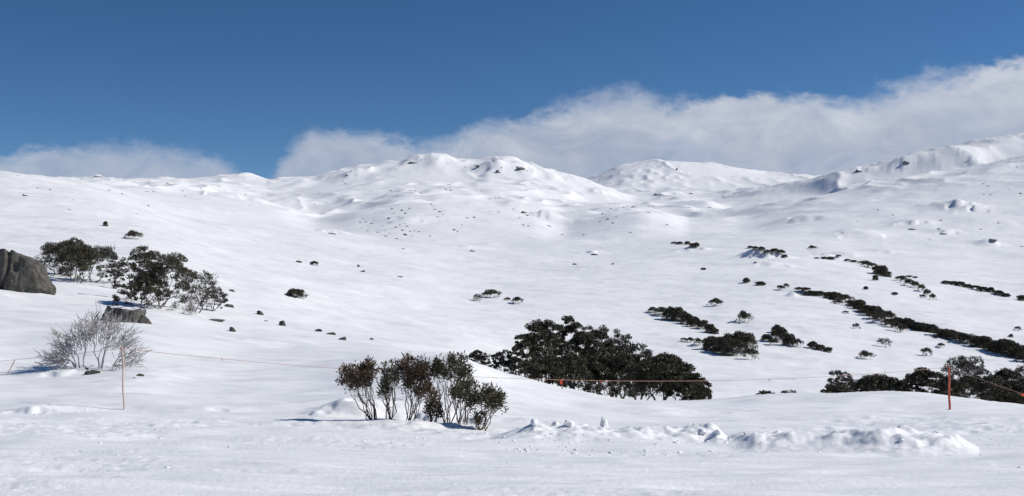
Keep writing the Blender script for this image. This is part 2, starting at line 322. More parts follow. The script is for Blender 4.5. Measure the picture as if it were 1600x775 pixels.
FEATS = [
 (52, 645, 36, 0.9, 0.16, 0.3), (330, 642, 60, 0.8, 0.08, 0.3), (240, 590, 60, 3, 0.2, 0), (100, 585, 50, 1.4, 0.15, 0.2),
 (600, 652, 20, 0.5, -0.14, 0), (655, 652, 26, 0.7, -0.16, 0), (725, 655, 26, 0.8, -0.16, 0),
 (640, 662, 110, 0.5, 0.07, 0),
 # cornices and drifts further off
 (1195, 402, 32, 16, 3.3, 0.13), (1175, 400, 12, 14, 1.5, 0.13), (1548, 384, 18, 14, 4.2, 0.13), (1255, 460, 20, 8, 0.9, 0.15), (1240, 463, 8, 5, 1.0, 0.15), (1205, 415, 36, 9, 1.0, 0.3),
 (1085, 392, 30, 14, 2.2, 0.6), (1290, 402, 28, 12, 1.6, 0.3), (1520, 330, 26, 40, 5, 0.2), (1495, 320, 34, 50, 5, 0.2),
 (1330, 400, 30, 12, 1.4, 0.4), (930, 396, 26, 14, 1.5, 0.3), (740, 388, 30, 16, 1.5, 0.3), (520, 364, 30, 24, 3, 0.25),
 (850, 342, 30, 30, 6, 0.13), (790, 335, 30, 25, 3.5, 0.3), (980, 330, 40, 35, 4, 0.5), (640, 345, 50, 40, 4, 0.6),
 (1250, 345, 50, 60, 5, 0.3), (1345, 370, 46, 40, 4, 0.2), (1390, 395, 30, 20, 2, 0.15), (1430, 350, 30, 30, 3.5, 0.3), (1480, 365, 20, 20, 2.5, 0.3),
 (765, 268, 24, 50, 20, 0.17), (815, 262, 12, 30, 7, 0.3), (650, 252, 24, 40, 6, 0.4), (545, 275, 20, 40, 6, 0.5),
 (150, 276, 12, 30, 3, 0.4), (1340, 268, 22, 40, 10, 0.3), (1415, 258, 22, 40, 11, 0.3), (1500, 252, 60, 60, 12, 0.25), (1030, 268, 60, 120, 5, 0.5),
]
for f in FEATS: feature(*f)
for a in LF: feature(*a, ang=-math.pi/2-0.15)
for a in [(570, 643, 60, 1.7, .24, .5), (512, 646, 40, 1.2, .12, .5), (662, 655, 24, 0.5, .12, .19), (735, 661, 22, 0.5, .12, .19)]: feature(*a, ang=-0.95)

def build_grid(name, r0, r1, label):
    v = np.stack([X[:, r0:r1], Y[:, r0:r1], Z[:, r0:r1]], -1)      # nc x n x 3
    n = r1-r0
    me = bpy.data.meshes.new(name)
    verts = v.reshape(-1, 3)
    j, i = np.meshgrid(np.arange(nc), np.arange(n-1), indexing='ij')
    j2 = (j+1) % nc
    quads = np.stack([j*n+i, j2*n+i, j2*n+i+1, j*n+i+1], -1).reshape(-1, 4)
    extra = []
    if r0 == 0:                                                     # close the centre under the camera
        verts = np.vstack([verts, [[0, 0, float(Z[:, 0].mean())]]]); c = len(verts)-1
        a = np.arange(nc); extra = np.stack([((a+1) % nc)*n, a*n, np.full(nc, c)], -1)
    me.vertices.add(len(verts)); me.vertices.foreach_set('co', verts.astype(np.float32).ravel())
    loops = quads.ravel(); starts = np.arange(len(quads))*4; tot = np.full(len(quads), 4)
    if len(extra):
        starts = np.concatenate([starts, len(loops)+np.arange(len(extra))*3]); tot = np.concatenate([tot, np.full(len(extra), 3)])
        loops = np.concatenate([loops, extra.ravel()])
    me.loops.add(len(loops)); me.loops.foreach_set('vertex_index', loops.astype(np.int32))
    me.polygons.add(len(starts)); me.polygons.foreach_set('loop_start', starts.astype(np.int32)); me.polygons.foreach_set('loop_total', tot.astype(np.int32))
    me.polygons.foreach_set('use_smooth', np.ones(len(starts), bool))
    me.materials.append(M['snow']); me.update(calc_edges=True)
    o = bpy.data.objects.new(name, me); C.objects.link(o)
    o['kind'] = 'structure'; o['label'] = label
    return o
split = int(np.searchsorted(ROWS, 760))
build_grid('snow_ground', 0, split+1, 'white snow-covered ground sloping down from the groomed run')
build_grid('mountains', split, nr, 'snow-covered mountain range under the cloud bank')

def ground(x, y):
    th = math.atan2(x, y); tcl = max(-TH0, min(TH0, th)); d = math.hypot(x, y)*math.cos(tcl)
    j = min(max(int(np.searchsorted(TH, th))-1, 0), nc-2); i = min(max(int(np.searchsorted(ROWS, d))-1, 0), nr-2)
    a = (th-TH[j])/(TH[j+1]-TH[j]); b = (d-ROWS[i])/(ROWS[i+1]-ROWS[i])
    return float((Z[j, i]*(1-a)+Z[j+1, i]*a)*(1-b)+(Z[j, i+1]*(1-a)+Z[j+1, i+1]*a)*b)
def spot(px, py=None, depth=None, dmin=0, dmax=1e9):
    """where the line of sight through the photograph meets the snow, or the snow at a known depth"""
    d = depth if depth is not None else vis_depth(px, py, dmin, dmax)
    if d is None: d = vis_depth(px, py+6, dmin) or 100
    x = (px-800)/F*d
    return x, d, ground(x, d)

# ------------------------------------------------------------------ mesh helpers
def mesh_from(name, verts, faces, m, smooth=True):
    me = bpy.data.meshes.new(name); me.from_pydata([tuple(v) for v in verts], [], faces)
    if smooth: me.polygons.foreach_set('use_smooth', [True]*len(me.polygons))
    me.materials.append(m); me.update(); return me
def link(name, me, parent=None):
    o = bpy.data.objects.new(name, me); C.objects.link(o)
    if parent: o.parent = parent
    return o
def tag(o, label, cat, group=None):
    o['label'] = label; o['category'] = cat
    if group: o['group'] = group
    return o
def empty(name, loc, label, cat, group=None, rz=0):
    o = bpy.data.objects.new(name, None); C.objects.link(o); o.location = loc; o.rotation_euler = (0, 0, rz)
    o.empty_display_size = 0.3
    return tag(o, label, cat, group)
class Tubes:
    def __init__(s): s.v = []; s.f = []
    def add(s, pts, rad, k=5, cap=True):
        pts = [np.asarray(p, float) for p in pts]; b = len(s.v); n = len(pts)
        for i, p in enumerate(pts):
            d = pts[min(i+1, n-1)]-pts[max(i-1, 0)]; d = d/(np.linalg.norm(d)+1e-9)
            a = np.cross(d, (0, 0, 1) if abs(d[2]) < 0.9 else (1, 0, 0)); a /= np.linalg.norm(a)+1e-9; c = np.cross(d, a)
            for q in range(k):
                t = 2*math.pi*q/k; s.v.append(p+(a*math.cos(t)+c*math.sin(t))*rad[i])
        for i in range(n-1):
            for q in range(k):
                s.f.append((b+i*k+q, b+i*k+(q+1) % k, b+(i+1)*k+(q+1) % k, b+(i+1)*k+q))
        if cap: s.f.append(tuple(b+(n-1)*k+q for q in range(k)))
def leaves_mesh(name, centres, dirs, length, width, m, rng):
    """n rhombic leaves"""
    n = len(centres)
    a = dirs/np.linalg.norm(dirs, axis=1)[:, None]
    r = rng.normal(size=(n, 3)); b = np.cross(a, r); b /= np.linalg.norm(b, axis=1)[:, None]+1e-9
    l = (length*rng.uniform(0.6, 1.3, n))[:, None]; w = (width*rng.uniform(0.7, 1.3, n))[:, None]
    v = np.stack([centres-a*l*0.5, centres+b*w*0.5, centres+a*l*0.5, centres-b*w*0.5], 1).reshape(-1, 3)
    me = bpy.data.meshes.new(name); me.vertices.add(4*n); me.vertices.foreach_set('co', v.astype(np.float32).ravel())
    me.loops.add(4*n); me.loops.foreach_set('vertex_index', np.arange(4*n, dtype=np.int32))
    me.polygons.add(n); me.polygons.foreach_set('loop_start', np.arange(n, dtype=np.int32)*4); me.polygons.foreach_set('loop_total', np.full(n, 4, np.int32))
    me.materials.append(m); me.update(calc_edges=True)
    return me
def bent(p0, p1, rng, k=4, wob=0.08, sag=0.0):
    L_ = np.linalg.norm(p1-p0); out = []
    off = rng.normal(size=3)*wob*L_; off2 = rng.normal(size=3)*wob*L_*0.5
    for i in range(k+1):
        t = i/k; out.append(p0+(p1-p0)*t+off*math.sin(math.pi*t)+off2*math.sin(2*math.pi*t)+np.array([0, 0, -sag*L_*math.sin(math.pi*t)]))
    return out
def split_k(pts, k, rng):
    c = pts[rng.choice(len(pts), min(k, len(pts)), replace=False)]
    for _ in range(6):
        a = np.argmin(((pts[:, None]-c[None])**2).sum(-1), 1)
        c = np.array([pts[a == i].mean(0) if (a == i).any() else c[i] for i in range(len(c))])
    return [pts[a == i] for i in range(len(c)) if (a == i).any()]
def grow(tb, base, tips, rad, rng, level=0, ks=(4, 3, 3), frac=(0.42, 0.5, 0.5), wob=0.09, base_spread=0.0):
    if len(tips) == 1:
        pp = bent(base, tips[0], rng, 3, wob); tb.add(pp, np.linspace(rad, rad*0.3, len(pp)), 3, False); return
    k = ks[min(level, len(ks)-1)]
    for grp in split_k(tips, k, rng):
        if len(grp) == len(tips) and len(grp) > 1:
            for t in grp:
                pp = bent(base, t, rng, 3, wob); tb.add(pp, np.linspace(rad*0.6, rad*0.25, len(pp)), 3, False)
            continue
        c = grp.mean(0); f = frac[min(level, len(frac)-1)] if len(grp) > 1 else 1.0
        r1 = rad*max(0.35, min(0.9, (len(grp)/len(tips))**0.42))
        st = base+(np.array([c[0]-base[0], c[1]-base[1], 0])*base_spread if level == 0 else 0)
        if level == 0:                                    # stems leave the ground leaning outward, then turn up
            mid = st+(c-st)*f; mid[:2] = st[:2]+(c[:2]-st[:2])*min(1, f*1.15)
        else: mid = st+(c-st)*f
        pp = bent(st, mid if len(grp) > 1 else c, rng, 4, wob)
        tb.add(pp, np.linspace(r1, r1*0.72 if len(grp) > 1 else r1*0.3, len(pp)), 6 if level == 0 else (4 if level == 1 else 3), False)
        if len(grp) > 1: grow(tb, mid, grp, r1*0.72, rng, level+1, ks, frac, wob)
def gum_meshes(seed, W, Dp, H, tips=46, leaf=0.10, per=90, clump=0.16, under=0.30, lean=(0, 0), bark='gum_bark', leafm='gum_leaf', rad=0.07, droop=0.0, fill=0.35, shell=1.6, gap=-0.35, inner=0.35, heads=10):
    """snow gum: stems fanning from one base into an uneven dome of flat leaf clumps; W, Dp half widths, H height"""
    rng = np.random.default_rng(seed); P = []
    while len(P) < tips:
        a = rng.uniform(0, 2*math.pi); u = math.sqrt(rng.uniform(0, 1)); inner = rng.uniform() < fill
        s = rng.uniform(0.55, 0.8) if inner else rng.uniform(0.9, 1.06)
        z = (under+(1-under)*math.sqrt(max(0, 1-u**2.4)))*s*0.97
        wv = 1+0.16*math.sin(3*a+seed)+0.10*math.sin(5*a+2.3*seed)
        P.append((W*u*math.cos(a)*wv+lean[0]*z, Dp*u*math.sin(a)*wv+lean[1]*z, H*z*(1+0.10*rng.normal())-droop*H*u*u*0.2))
    P = np.array(P)
    P[:, 2] = np.clip(P[:, 2], 0.12*H, H)
    tb = Tubes(); grow(tb, np.array([0, 0, -0.05*H-0.15]), P, rad, rng, base_spread=0.12)
    S = (W+Dp)*0.5; rc = clump*S*0.75; cs = []; ds = []
    for p in P:                                          # rounded leaf heads at the branch tips: the scalloped outline
        rr = rc*rng.uniform(0.6, 1.3); n = int(per*(rr/rc)**1.6)+4
        q = rng.normal(size=(n, 3)); q /= np.linalg.norm(q, axis=1)[:, None]; q *= (rng.uniform(0, 1, n)**0.4)[:, None]
        q[:, 2] = np.where(q[:, 2] < 0, q[:, 2]*0.55, q[:, 2])
        cs.append(p+q*rr*np.array([1, 1, 0.85])-np.array([0, 0, rr*0.4])); ds.append(rng.normal(size=(n, 3))+q*0.6)
    zed = lambda u: under+(1-under)*np.sqrt(np.clip(1-u**2.4, 0, 1))
    la = leaf*leaf*0.21; nh = heads
    for i in range(nh):                                  # umbrella heads: leafy caps over bare limbs
        a = i*2.399963+seed; u = math.sqrt((i+0.3)/nh)*0.82; hr = S*rng.uniform(0.30, 0.50)*(9/nh)**0.4*(1.12-0.42*u)
        wv = 1+0.16*math.sin(3*a+seed)+0.10*math.sin(5*a+2.3*seed)
        zc = H*float(zed(u))*rng.uniform(0.86, 1.06)-hr*0.62*0.8
        c = np.array([W*u*math.cos(a)*wv+lean[0]*float(zed(u)), Dp*u*math.sin(a)*wv+lean[1]*float(zed(u)), max(zc, 0.0)])
        n = int(shell*0.75*2*math.pi*hr*hr*0.8/la)
        q = rng.normal(size=(n, 3)); q /= np.linalg.norm(q, axis=1)[:, None]; q[:, 2] = np.abs(q[:, 2])*1.15-0.15
        bump = 1+0.16*fbm(q[:, 0]*3.1+i*7, q[:, 1]*3.1-i*3, seed, 2)
        q = q*(bump*(1-rng.uniform(0, 1, n)**1.3*0.38))[:, None]
        pts_ = c+q*np.array([hr, hr, hr*0.72*min(1.0, H/S*1.3)])
        keep = fbm(pts_[:, 0]/S*4+pts_[:, 2]/H*2+seed, pts_[:, 1]/S*4-pts_[:, 2]/H*2.5, seed+5, 2) > gap
        cs.append(pts_[keep]); ds.append(rng.normal(size=(int(keep.sum()), 3))+np.array([0, 0, 0.3]))
    n = int(shell*inner*S*S*2.2/la*(0.6+0.4*H/S))         # thinner foliage filling in under the heads
    a = rng.uniform(0, 2*math.pi, n); u = np.sqrt(rng.uniform(0, 1, n)); rad_ = rng.uniform(0.55, 0.92, n)
    q = np.stack([W*u*np.cos(a)*rad_+lean[0]*zed(u), Dp*u*np.sin(a)*rad_+lean[1]*zed(u), H*np.clip(zed(u)*rad_*0.93, 0.02, 1)], 1)
    keep = fbm(q[:, 0]/S*3.4+q[:, 2]/H*2+seed, q[:, 1]/S*3.4-q[:, 2]/H*2.5, seed+9, 2) > gap+0.25
    cs.append(q[keep]); ds.append(rng.normal(size=(int(keep.sum()), 3)))
    cs = np.vstack(cs); ds = np.vstack(ds)
    cs[:, 2] = np.clip(cs[:, 2], 0.02, None)
    return mesh_from('trunk', tb.v, tb.f, M[bark]), leaves_mesh('crown', cs, ds, leaf, leaf*0.42, M[leafm], rng)
def tree(name, loc, meshes, label, cat, group=None, rz=0, scale=(1, 1, 1)):
    e = empty(name, loc, label, cat, group, rz); e.scale = scale
    link('trunk', meshes[0], e); link('crown', meshes[1], e)
    return e

# ------------------------------------------------------------------ the clump of snow gums in the middle
BIG = [ # column, row of the top, half width px, depth, label
 (748, 549, 17, 62, 'low snow gum at the left tip of the middle clump, sunk behind the snow shoulder', 'g'),
 (786, 546, 18, 61, 'small greyish snow gum just left of the tall middle clump', 'g'),
 (821, 524, 24, 59, 'snow gum with a small high tuft on the left edge of the tall middle clump', 'd'),
 (852, 502, 33, 60, 'tall snow gum with a domed top in the left half of the middle clump', 'd'),
 (893, 497, 27, 62, 'tallest snow gum, at the top of the middle clump', 'd'),
 (930, 511, 34, 61, 'broad dark snow gum right of the tallest one in the middle clump', 'd'),
 (968, 516, 28, 62, 'open feathery snow gum high in the middle clump, its crown showing sky-lit snow', 'g'),
 (850, 560, 40, 53.5, 'low snow gum at the front left foot of the middle clump', 'd'),
 (905, 553, 46, 54, 'wide dark snow gum in the front centre of the middle clump', 'd'),
 (955, 548, 46, 54, 'dense dark snow gum front and right of centre in the middle clump', 'd'),
 (1000, 540, 34, 55, 'small tufted snow gum on the right shoulder of the middle clump', 'g'),
 (1030, 558, 50, 51, 'wide umbrella snow gum with a forked trunk showing, right end of the middle clump', 'd'),
 (1092, 602, 17, 49.5, 'small snow gum tuft brushing the snow at the very right tip of the middle clump', 'd'),
 (1072, 582, 33, 50, 'lowest snow gum, sweeping to the ground at the right tip of the middle clump', 'd'),
]
for k, (px, pt, hw, dep, lab, kind) in enumerate(BIG):
    x, y, z = spot(px, depth=dep)
    H = (Y0-pt)/F*dep-z; W = hw/F*dep*1.15
    fork = 1030 == px
    ms = gum_meshes(100+k, W, W*0.9, H, tips=int(30+W*22), leaf=0.13, per=120 if kind == 'd' else 70, clump=0.22, under=(0.16 if dep < 56 else 0.10) if not fork else 0.34,
                    leafm='gum_leaf' if kind == 'd' else 'gum_leaf_grey', rad=0.05+0.02*H, lean=(0.3 if fork else 0, 0), fill=0.5, heads=13, inner=0.75 if kind == 'd' else 0.15, shell=2.6 if kind == 'd' else 1.3, gap=-0.75 if kind == 'd' else -0.15)
    tree('snow_gum', (x, y, z), ms, lab, 'tree', 'snow gums of the middle clump')

# ------------------------------------------------------------------ the clump beyond the crest on the right
RIGHT = [
 (1316, 578, 20, 66, 'domed snow gum standing up at the left end of the right-hand clump', 'g'),
 (1310, 601, 22, 60, 'low dark snow gum below the domed one at the left end of the right-hand clump', 'd'),
 (1368, 587, 32, 62, 'broad snow gum with snow inside its crown, second group of the right-hand clump', 'd'),
 (1408, 595, 22, 61, 'small snow gum leaning over the crest between two bigger ones, right-hand clump', 'd'),
 (1446, 581, 28, 61, 'bushy snow gum just left of the red pole', 'd'),
 (1482, 592, 26, 57, 'dark snow gum directly behind the red pole', 'd'),
 (1506, 557, 31, 68, 'tallest domed snow gum of the right-hand clump, above and right of the red pole top', 'g'),
 (1540, 588, 32, 60, 'dark snow gum right of the red pole under the sloping rope', 'd'),
 (1572, 581, 28, 63, 'dense snow gum in the right part of the right-hand clump, near the picture edge', 'd'),
 (1604, 572, 34, 66, 'snow gum with an open snowy crown cut by the right picture edge', 'g'),
 (1590, 600, 36, 56, 'low dark snow gum at the lower right picture edge below the rope', 'd'),
]
for k, (px, pt, hw, dep, lab, kind) in enumerate(RIGHT):
    x, y, z = spot(px, depth=dep)
    H = (Y0-pt)/F*dep-z; W = hw/F*dep*1.2
    ms = gum_meshes(200+k, W, W, H, tips=int(28+W*20), leaf=0.13, per=110 if kind == 'd' else 70, clump=0.22, under=0.35,
                    leafm='gum_leaf' if kind == 'd' else 'gum_leaf_grey', rad=0.05+0.02*H, fill=0.5, shell=2.6 if kind == 'd' else 1.3, gap=-0.6 if kind == 'd' else -0.2)
    tree('snow_gum', (x, y, z), ms, lab, 'tree', 'snow gums beyond the crest on the right')
for px, hw, lab in ((1198, 16, 'flat dark shrub tip just showing over the crest, left one of two'), (1236, 18, 'flat dark shrub tip just showing over the crest, right one of two')):
    dep = 52; x, y, z = spot(px, depth=dep); pt = 612
    H = (Y0-pt)/F*dep-z; W = hw/F*dep
    tree('low_shrub', (x, y, z), gum_meshes(260+px, W, W, H, 24, 0.10, 40, 0.2, 0.5, rad=0.03), lab, 'shrub', 'shrub tips over the crest')

# ------------------------------------------------------------------ trees on the left
LEFT = [
 (92, 424, 376, 42, 96, 'dark spreading snow gum uphill on the far left, behind the grey boulder', 'd', 0.9),
 (140, 424, 385, 40, 93, 'snow gum trailing right between the two dark left-hand crowns', 'g', 1.0),
 (118, 424, 382, 34, 90, 'low dark snow gum filling the middle of the uphill left thicket', 'd', 1.0),
 (178, 424, 404, 14, 90, 'little dark snow gum between the uphill thicket and the nearer left trees', 'g', 0.7),
 (222, 474, 430, 36, 71, 'low leafy snow gum skirt in front of the large left-hand trees', 'd', 0.9),
 (215, 470, 386, 34, 78, 'dark windswept snow gum with a high bare limb, left of the leaning leafy one', 'd', 0.8),
 (250, 478, 402, 46, 72, 'largest left-hand snow gum, dark crown and pale trunks above the snow', 'd', 0.8),
 (302, 472, 422, 34, 75, 'sparse twiggy snow gum on the right of the large left-hand one', 'g', 0.4),
 (328, 464, 450, 20, 80, 'low half bare snow gum branch spray nearest the small rocks', 'g', 0.35),
]
for k, (px, pb, pt, hw, dep, lab, kind, dn) in enumerate(LEFT):
    x, y, z = spot(px, depth=dep)
    H = (Y0-pt)/F*dep-z; W = hw/F*dep*1.04
    ms = gum_meshes(300+k, W, W*0.8, H, tips=int((30+W*18)), leaf=0.14, per=int(95*dn), clump=0.22, under=0.12,
                    leafm='gum_leaf' if kind == 'd' else 'gum_leaf_grey', rad=0.05+0.018*H, lean=(W*0.25, 0), fill=0.4, shell=1.9*dn, gap=-0.38 if kind == 'd' else 0.0)
    tree('snow_gum', (x, y, z), ms, lab, 'tree', 'snow gums on the left slope')

# ------------------------------------------------------------------ near shrubs beside the run
def shrub_meshes(seed, base, crowns, stems, leaf, leafm, per=70):
    """upright many-stemmed shrub; crowns: (cx, cz, rx, rz, n)"""
    rng = np.random.default_rng(seed); P = []
    for cx, cz, rx, rz, n in crowns:
        for _ in range(int(n*1.5)):
            q = rng.normal(size=3); q /= np.linalg.norm(q); q *= rng.uniform(0.2, 1)**0.5
            P.append((cx+q[0]*rx*1.18, q[1]*rx*1.0, cz+q[2]*rz*0.95))
    P = np.array(P); tb = Tubes()
    grow(tb, np.array([0, 0, -0.15]), P, 0.036, rng, ks=(stems+3, 2, 3), frac=(0.5, 0.5, 0.6), wob=0.10, base_spread=0.13)
    for _ in range(14):                                    # bare dead twigs low on the stems
        p = P[rng.integers(len(P))]*rng.uniform(0.35, 0.7); d = np.array([p[0]*0.5, rng.normal()*0.1, 0.12])+rng.normal(size=3)*0.12
        tb.add(bent(p, p+d, rng, 2, 0.15), [0.006, 0.005, 0.003], 3, False)
    cs = []; ds = []
    for p in P:
        n = int(per*rng.uniform(0.5, 1.4)); ax = rng.normal(size=3)*0.3+np.array([0, 0, 1])
        t = rng.uniform(-0.09, 0.05, n); q = rng.normal(size=(n, 3)); q /= np.linalg.norm(q, axis=1)[:, None]
        d = q+np.array([0, 0, 0.55]); cs.append(p+np.outer(t, ax)+q*leaf*1.0*rng.uniform(0.3, 1.4, n)[:, None]); ds.append(d)
    return mesh_from('stems', tb.v, tb.f, M['shrub_bark']), leaves_mesh('foliage', np.vstack(cs), np.vstack(ds), leaf, leaf*0.30, M[leafm], rng)
mpx = lambda d: d/F
SHR = [ # base column, base row, depth, crowns in px relative to base (dx, up, rx, rz, n), stems, leaf material, label
 (588, 650, 23.6, [(-26, 68, 26, 20, 34), (-40, 55, 15, 14, 10), (-10, 72, 14, 16, 10)], 7, 'shrub_leaf_red', 'leftmost shrub beside the run, reddish crown leaning left on fanned bare stems'),
 (608, 655, 23.3, [(4, 72, 15, 18, 18), (-4, 50, 12, 9, 8)], 4, 'shrub_leaf', 'slim shrub on two thin stems, second from the left beside the run'),
 (641, 655, 23.4, [(4, 84, 18, 20, 26), (8, 58, 20, 22, 22), (22, 74, 12, 14, 8)], 6, 'shrub_leaf_red', 'tallest shrub beside the run, narrow and dense with reddish tinge'),
 (676, 657, 23.0, [(-6, 42, 16, 15, 12), (2, 16, 12, 13, 12)], 6, 'shrub_leaf_red', 'low scruffy shrub with leaves down to the snow, in front of the tall ones'),
 (695, 651, 23.6, [(12, 78, 26, 20, 34), (30, 62, 14, 16, 10), (-8, 80, 12, 12, 8)], 8, 'shrub_leaf', 'broad green-black shrub on long bare stems, right of the tallest one'),
 (718, 658, 22.9, [(8, 48, 20, 16, 22), (22, 34, 10, 9, 6)], 5, 'shrub_leaf', 'half-height shrub tucked under the right side of the broad one'),
 (748, 663, 22.6, [(20, 44, 17, 16, 24), (30, 34, 10, 11, 8), (0, 12, 8, 9, 6)], 5, 'shrub_leaf', 'smallest shrub at the right end of the row, leaning right'),
]
for k, (px, py, dep, cr, st, lm, lab) in enumerate(SHR):
    x, y, z = spot(px, depth=dep); s = mpx(dep)
    # crown heights are measured from the base row, the ground may lie a little off it
    dz = (Y0-py)*s-z
    crs = [(a*s, b*s+dz, c*s, d*s, n) for a, b, c, d, n in cr]
    st_m, fo_m = shrub_meshes(400+k, None, crs, st, 0.095, lm, 36)
    e = empty('shrub', (x, y, z), lab, 'shrub', 'shrubs beside the groomed run'); link('stems', st_m, e); link('foliage', fo_m, e)

# ------------------------------------------------------------------ bleached dead shrub
def dead_shrub(px, dep, hw, hh, seed, label, n=150, rad=0.05):
    rng = np.random.default_rng(seed); x, y, z = spot(px, depth=dep); s = mpx(dep); P = []
    for _ in range(n):
        a = rng.uniform(math.pi*0.02, math.pi*0.98); rr = rng.uniform(0.72, 1.05)
        dx = math.cos(a); up = max(0.12, math.sin(a))
        P.append((dx*hw*s*rr, rng.uniform(-0.45, 0.45)*hw*s, up*hh*s*rr*(0.85 if dx < 0 else 0.95)))
    P = np.array(P); tb = Tubes()
    grow(tb, np.array([0, 0, -0.2]), P, rad, rng, ks=(17, 3, 3), frac=(0.5, 0.5, 0.5), wob=0.10, base_spread=0.42)
    # fine side twigs near each tip
    for p in P:
        for _ in range(4):
            d = p/np.linalg.norm(p)*0.28+rng.normal(size=3)*0.13; st = p-p/np.linalg.norm(p)*rng.uniform(0.1, 0.6)
            tb.add(bent(st, st+d, rng, 2, 0.12), [0.015, 0.012, 0.007], 3, False)
    e = empty('dead_shrub', (x, y, z), label, 'shrub'); link('branches', mesh_from('branches', tb.v, tb.f, M['dead_wood']), e)
    return e
dead_shrub(146, 37.5, 80, 92, 5, 'bleached leafless shrub with dense pale branches fanning out behind the left pole', 210, 0.075)
dead_shrub(296, 71, 14, 22, 8, 'small pale bare twigs at the foot of the left snow gums', 30, 0.02)

# ------------------------------------------------------------------ boulders and rocks
from mathutils import noise as mnoise
import bmesh
def rock_mesh(name, seed, W, Dp, H, mat, sub=4, jag=0.28, shape=None):
    bm = bmesh.new(); bmesh.ops.create_icosphere(bm, subdivisions=sub, radius=1)
    rs = random.Random(seed)
    planes = [(Vector((rs.gauss(0, 1), rs.gauss(0, 1), rs.gauss(0.3, 0.8))).normalized(), rs.uniform(0.55, 0.9)) for _ in range(9)]
    off = Vector((rs.uniform(-50, 50), rs.uniform(-50, 50), rs.uniform(-50, 50)))
    for v in bm.verts:
        p = v.co.copy()
        for n, d in planes:
            k = p.dot(n)-d
            if k > 0: p -= n*k*0.85
        nz = mnoise.fractal(p*1.7+off, 0.9, 2.1, 5)
        cr = mnoise.noise(Vector((p.x*4, p.y*4, p.z*0.7))+off)
        p = p*(1+jag*nz*0.6)+v.normal*0
        if cr < -0.32: p *= 0.93
        if shape == 'cleft':                      # long shoulder falling to the right, deep upright clefts
            t = max(0.0, min(1.0, (p.x+0.15)/1.1)); p.z *= 1-0.50*t*t
            for c0, dpt, wd in ((-0.02, 0.16, 0.06), (0.45, 0.03, 0.03), (-0.5, 0.05, 0.04), (0.22, 0.03, 0.02)):
                k2 = abs(p.x-c0-0.10*math.sin(p.z*3+c0*9)); 
                if k2 < wd: p.y *= 1-dpt*(1-k2/wd)*1.5; p.z *= 1-dpt*(1-k2/wd)*0.5
        if shape == 'slab': p.z = min(p.z, 0.50+0.06*mnoise.noise(p*3+off)-0.10*p.x); p.z *= 1.6
        v.co = Vector((p.x*W, p.y*Dp, p.z*H))
    me = bpy.data.meshes.new(name); bm.to_mesh(me); bm.free()
    me.polygons.foreach_set('use_smooth', [True]*len(me.polygons)); me.materials.append(mat); me.update()
    return me
def boulder(px, dep, hw, top, seed, label, name='boulder', mat='rock', dp=0.8, sink=0.35, rz=0.0, jag=0.28, shape=None):
    x, y, z = spot(px, depth=dep); s = mpx(dep); Ht = (Y0-top)*s-z; W = hw*s
    H = Ht/(1-sink*0.5)/1.0
    o = link(name, rock_mesh(name, seed, W, W*dp, H*0.9, M[mat], 6 if shape else 5, jag, shape)); o.location = (x, y, z+Ht-H*0.82); o.rotation_euler = (0, 0, rz)
    return tag(o, label, 'rock')
boulder(20, 73, 66, 391, 3, 'large cracked grey boulder at the left picture edge', shape='cleft', jag=0.20)
boulder(190, 57, 40, 477, 11, 'flat topped grey boulder behind the bleached dead shrub', mat='rock_snowy', dp=0.7, shape='slab')
boulder(226, 56, 12, 494, 12, 'small dark rock at the right foot of the flat topped boulder', dp=1)

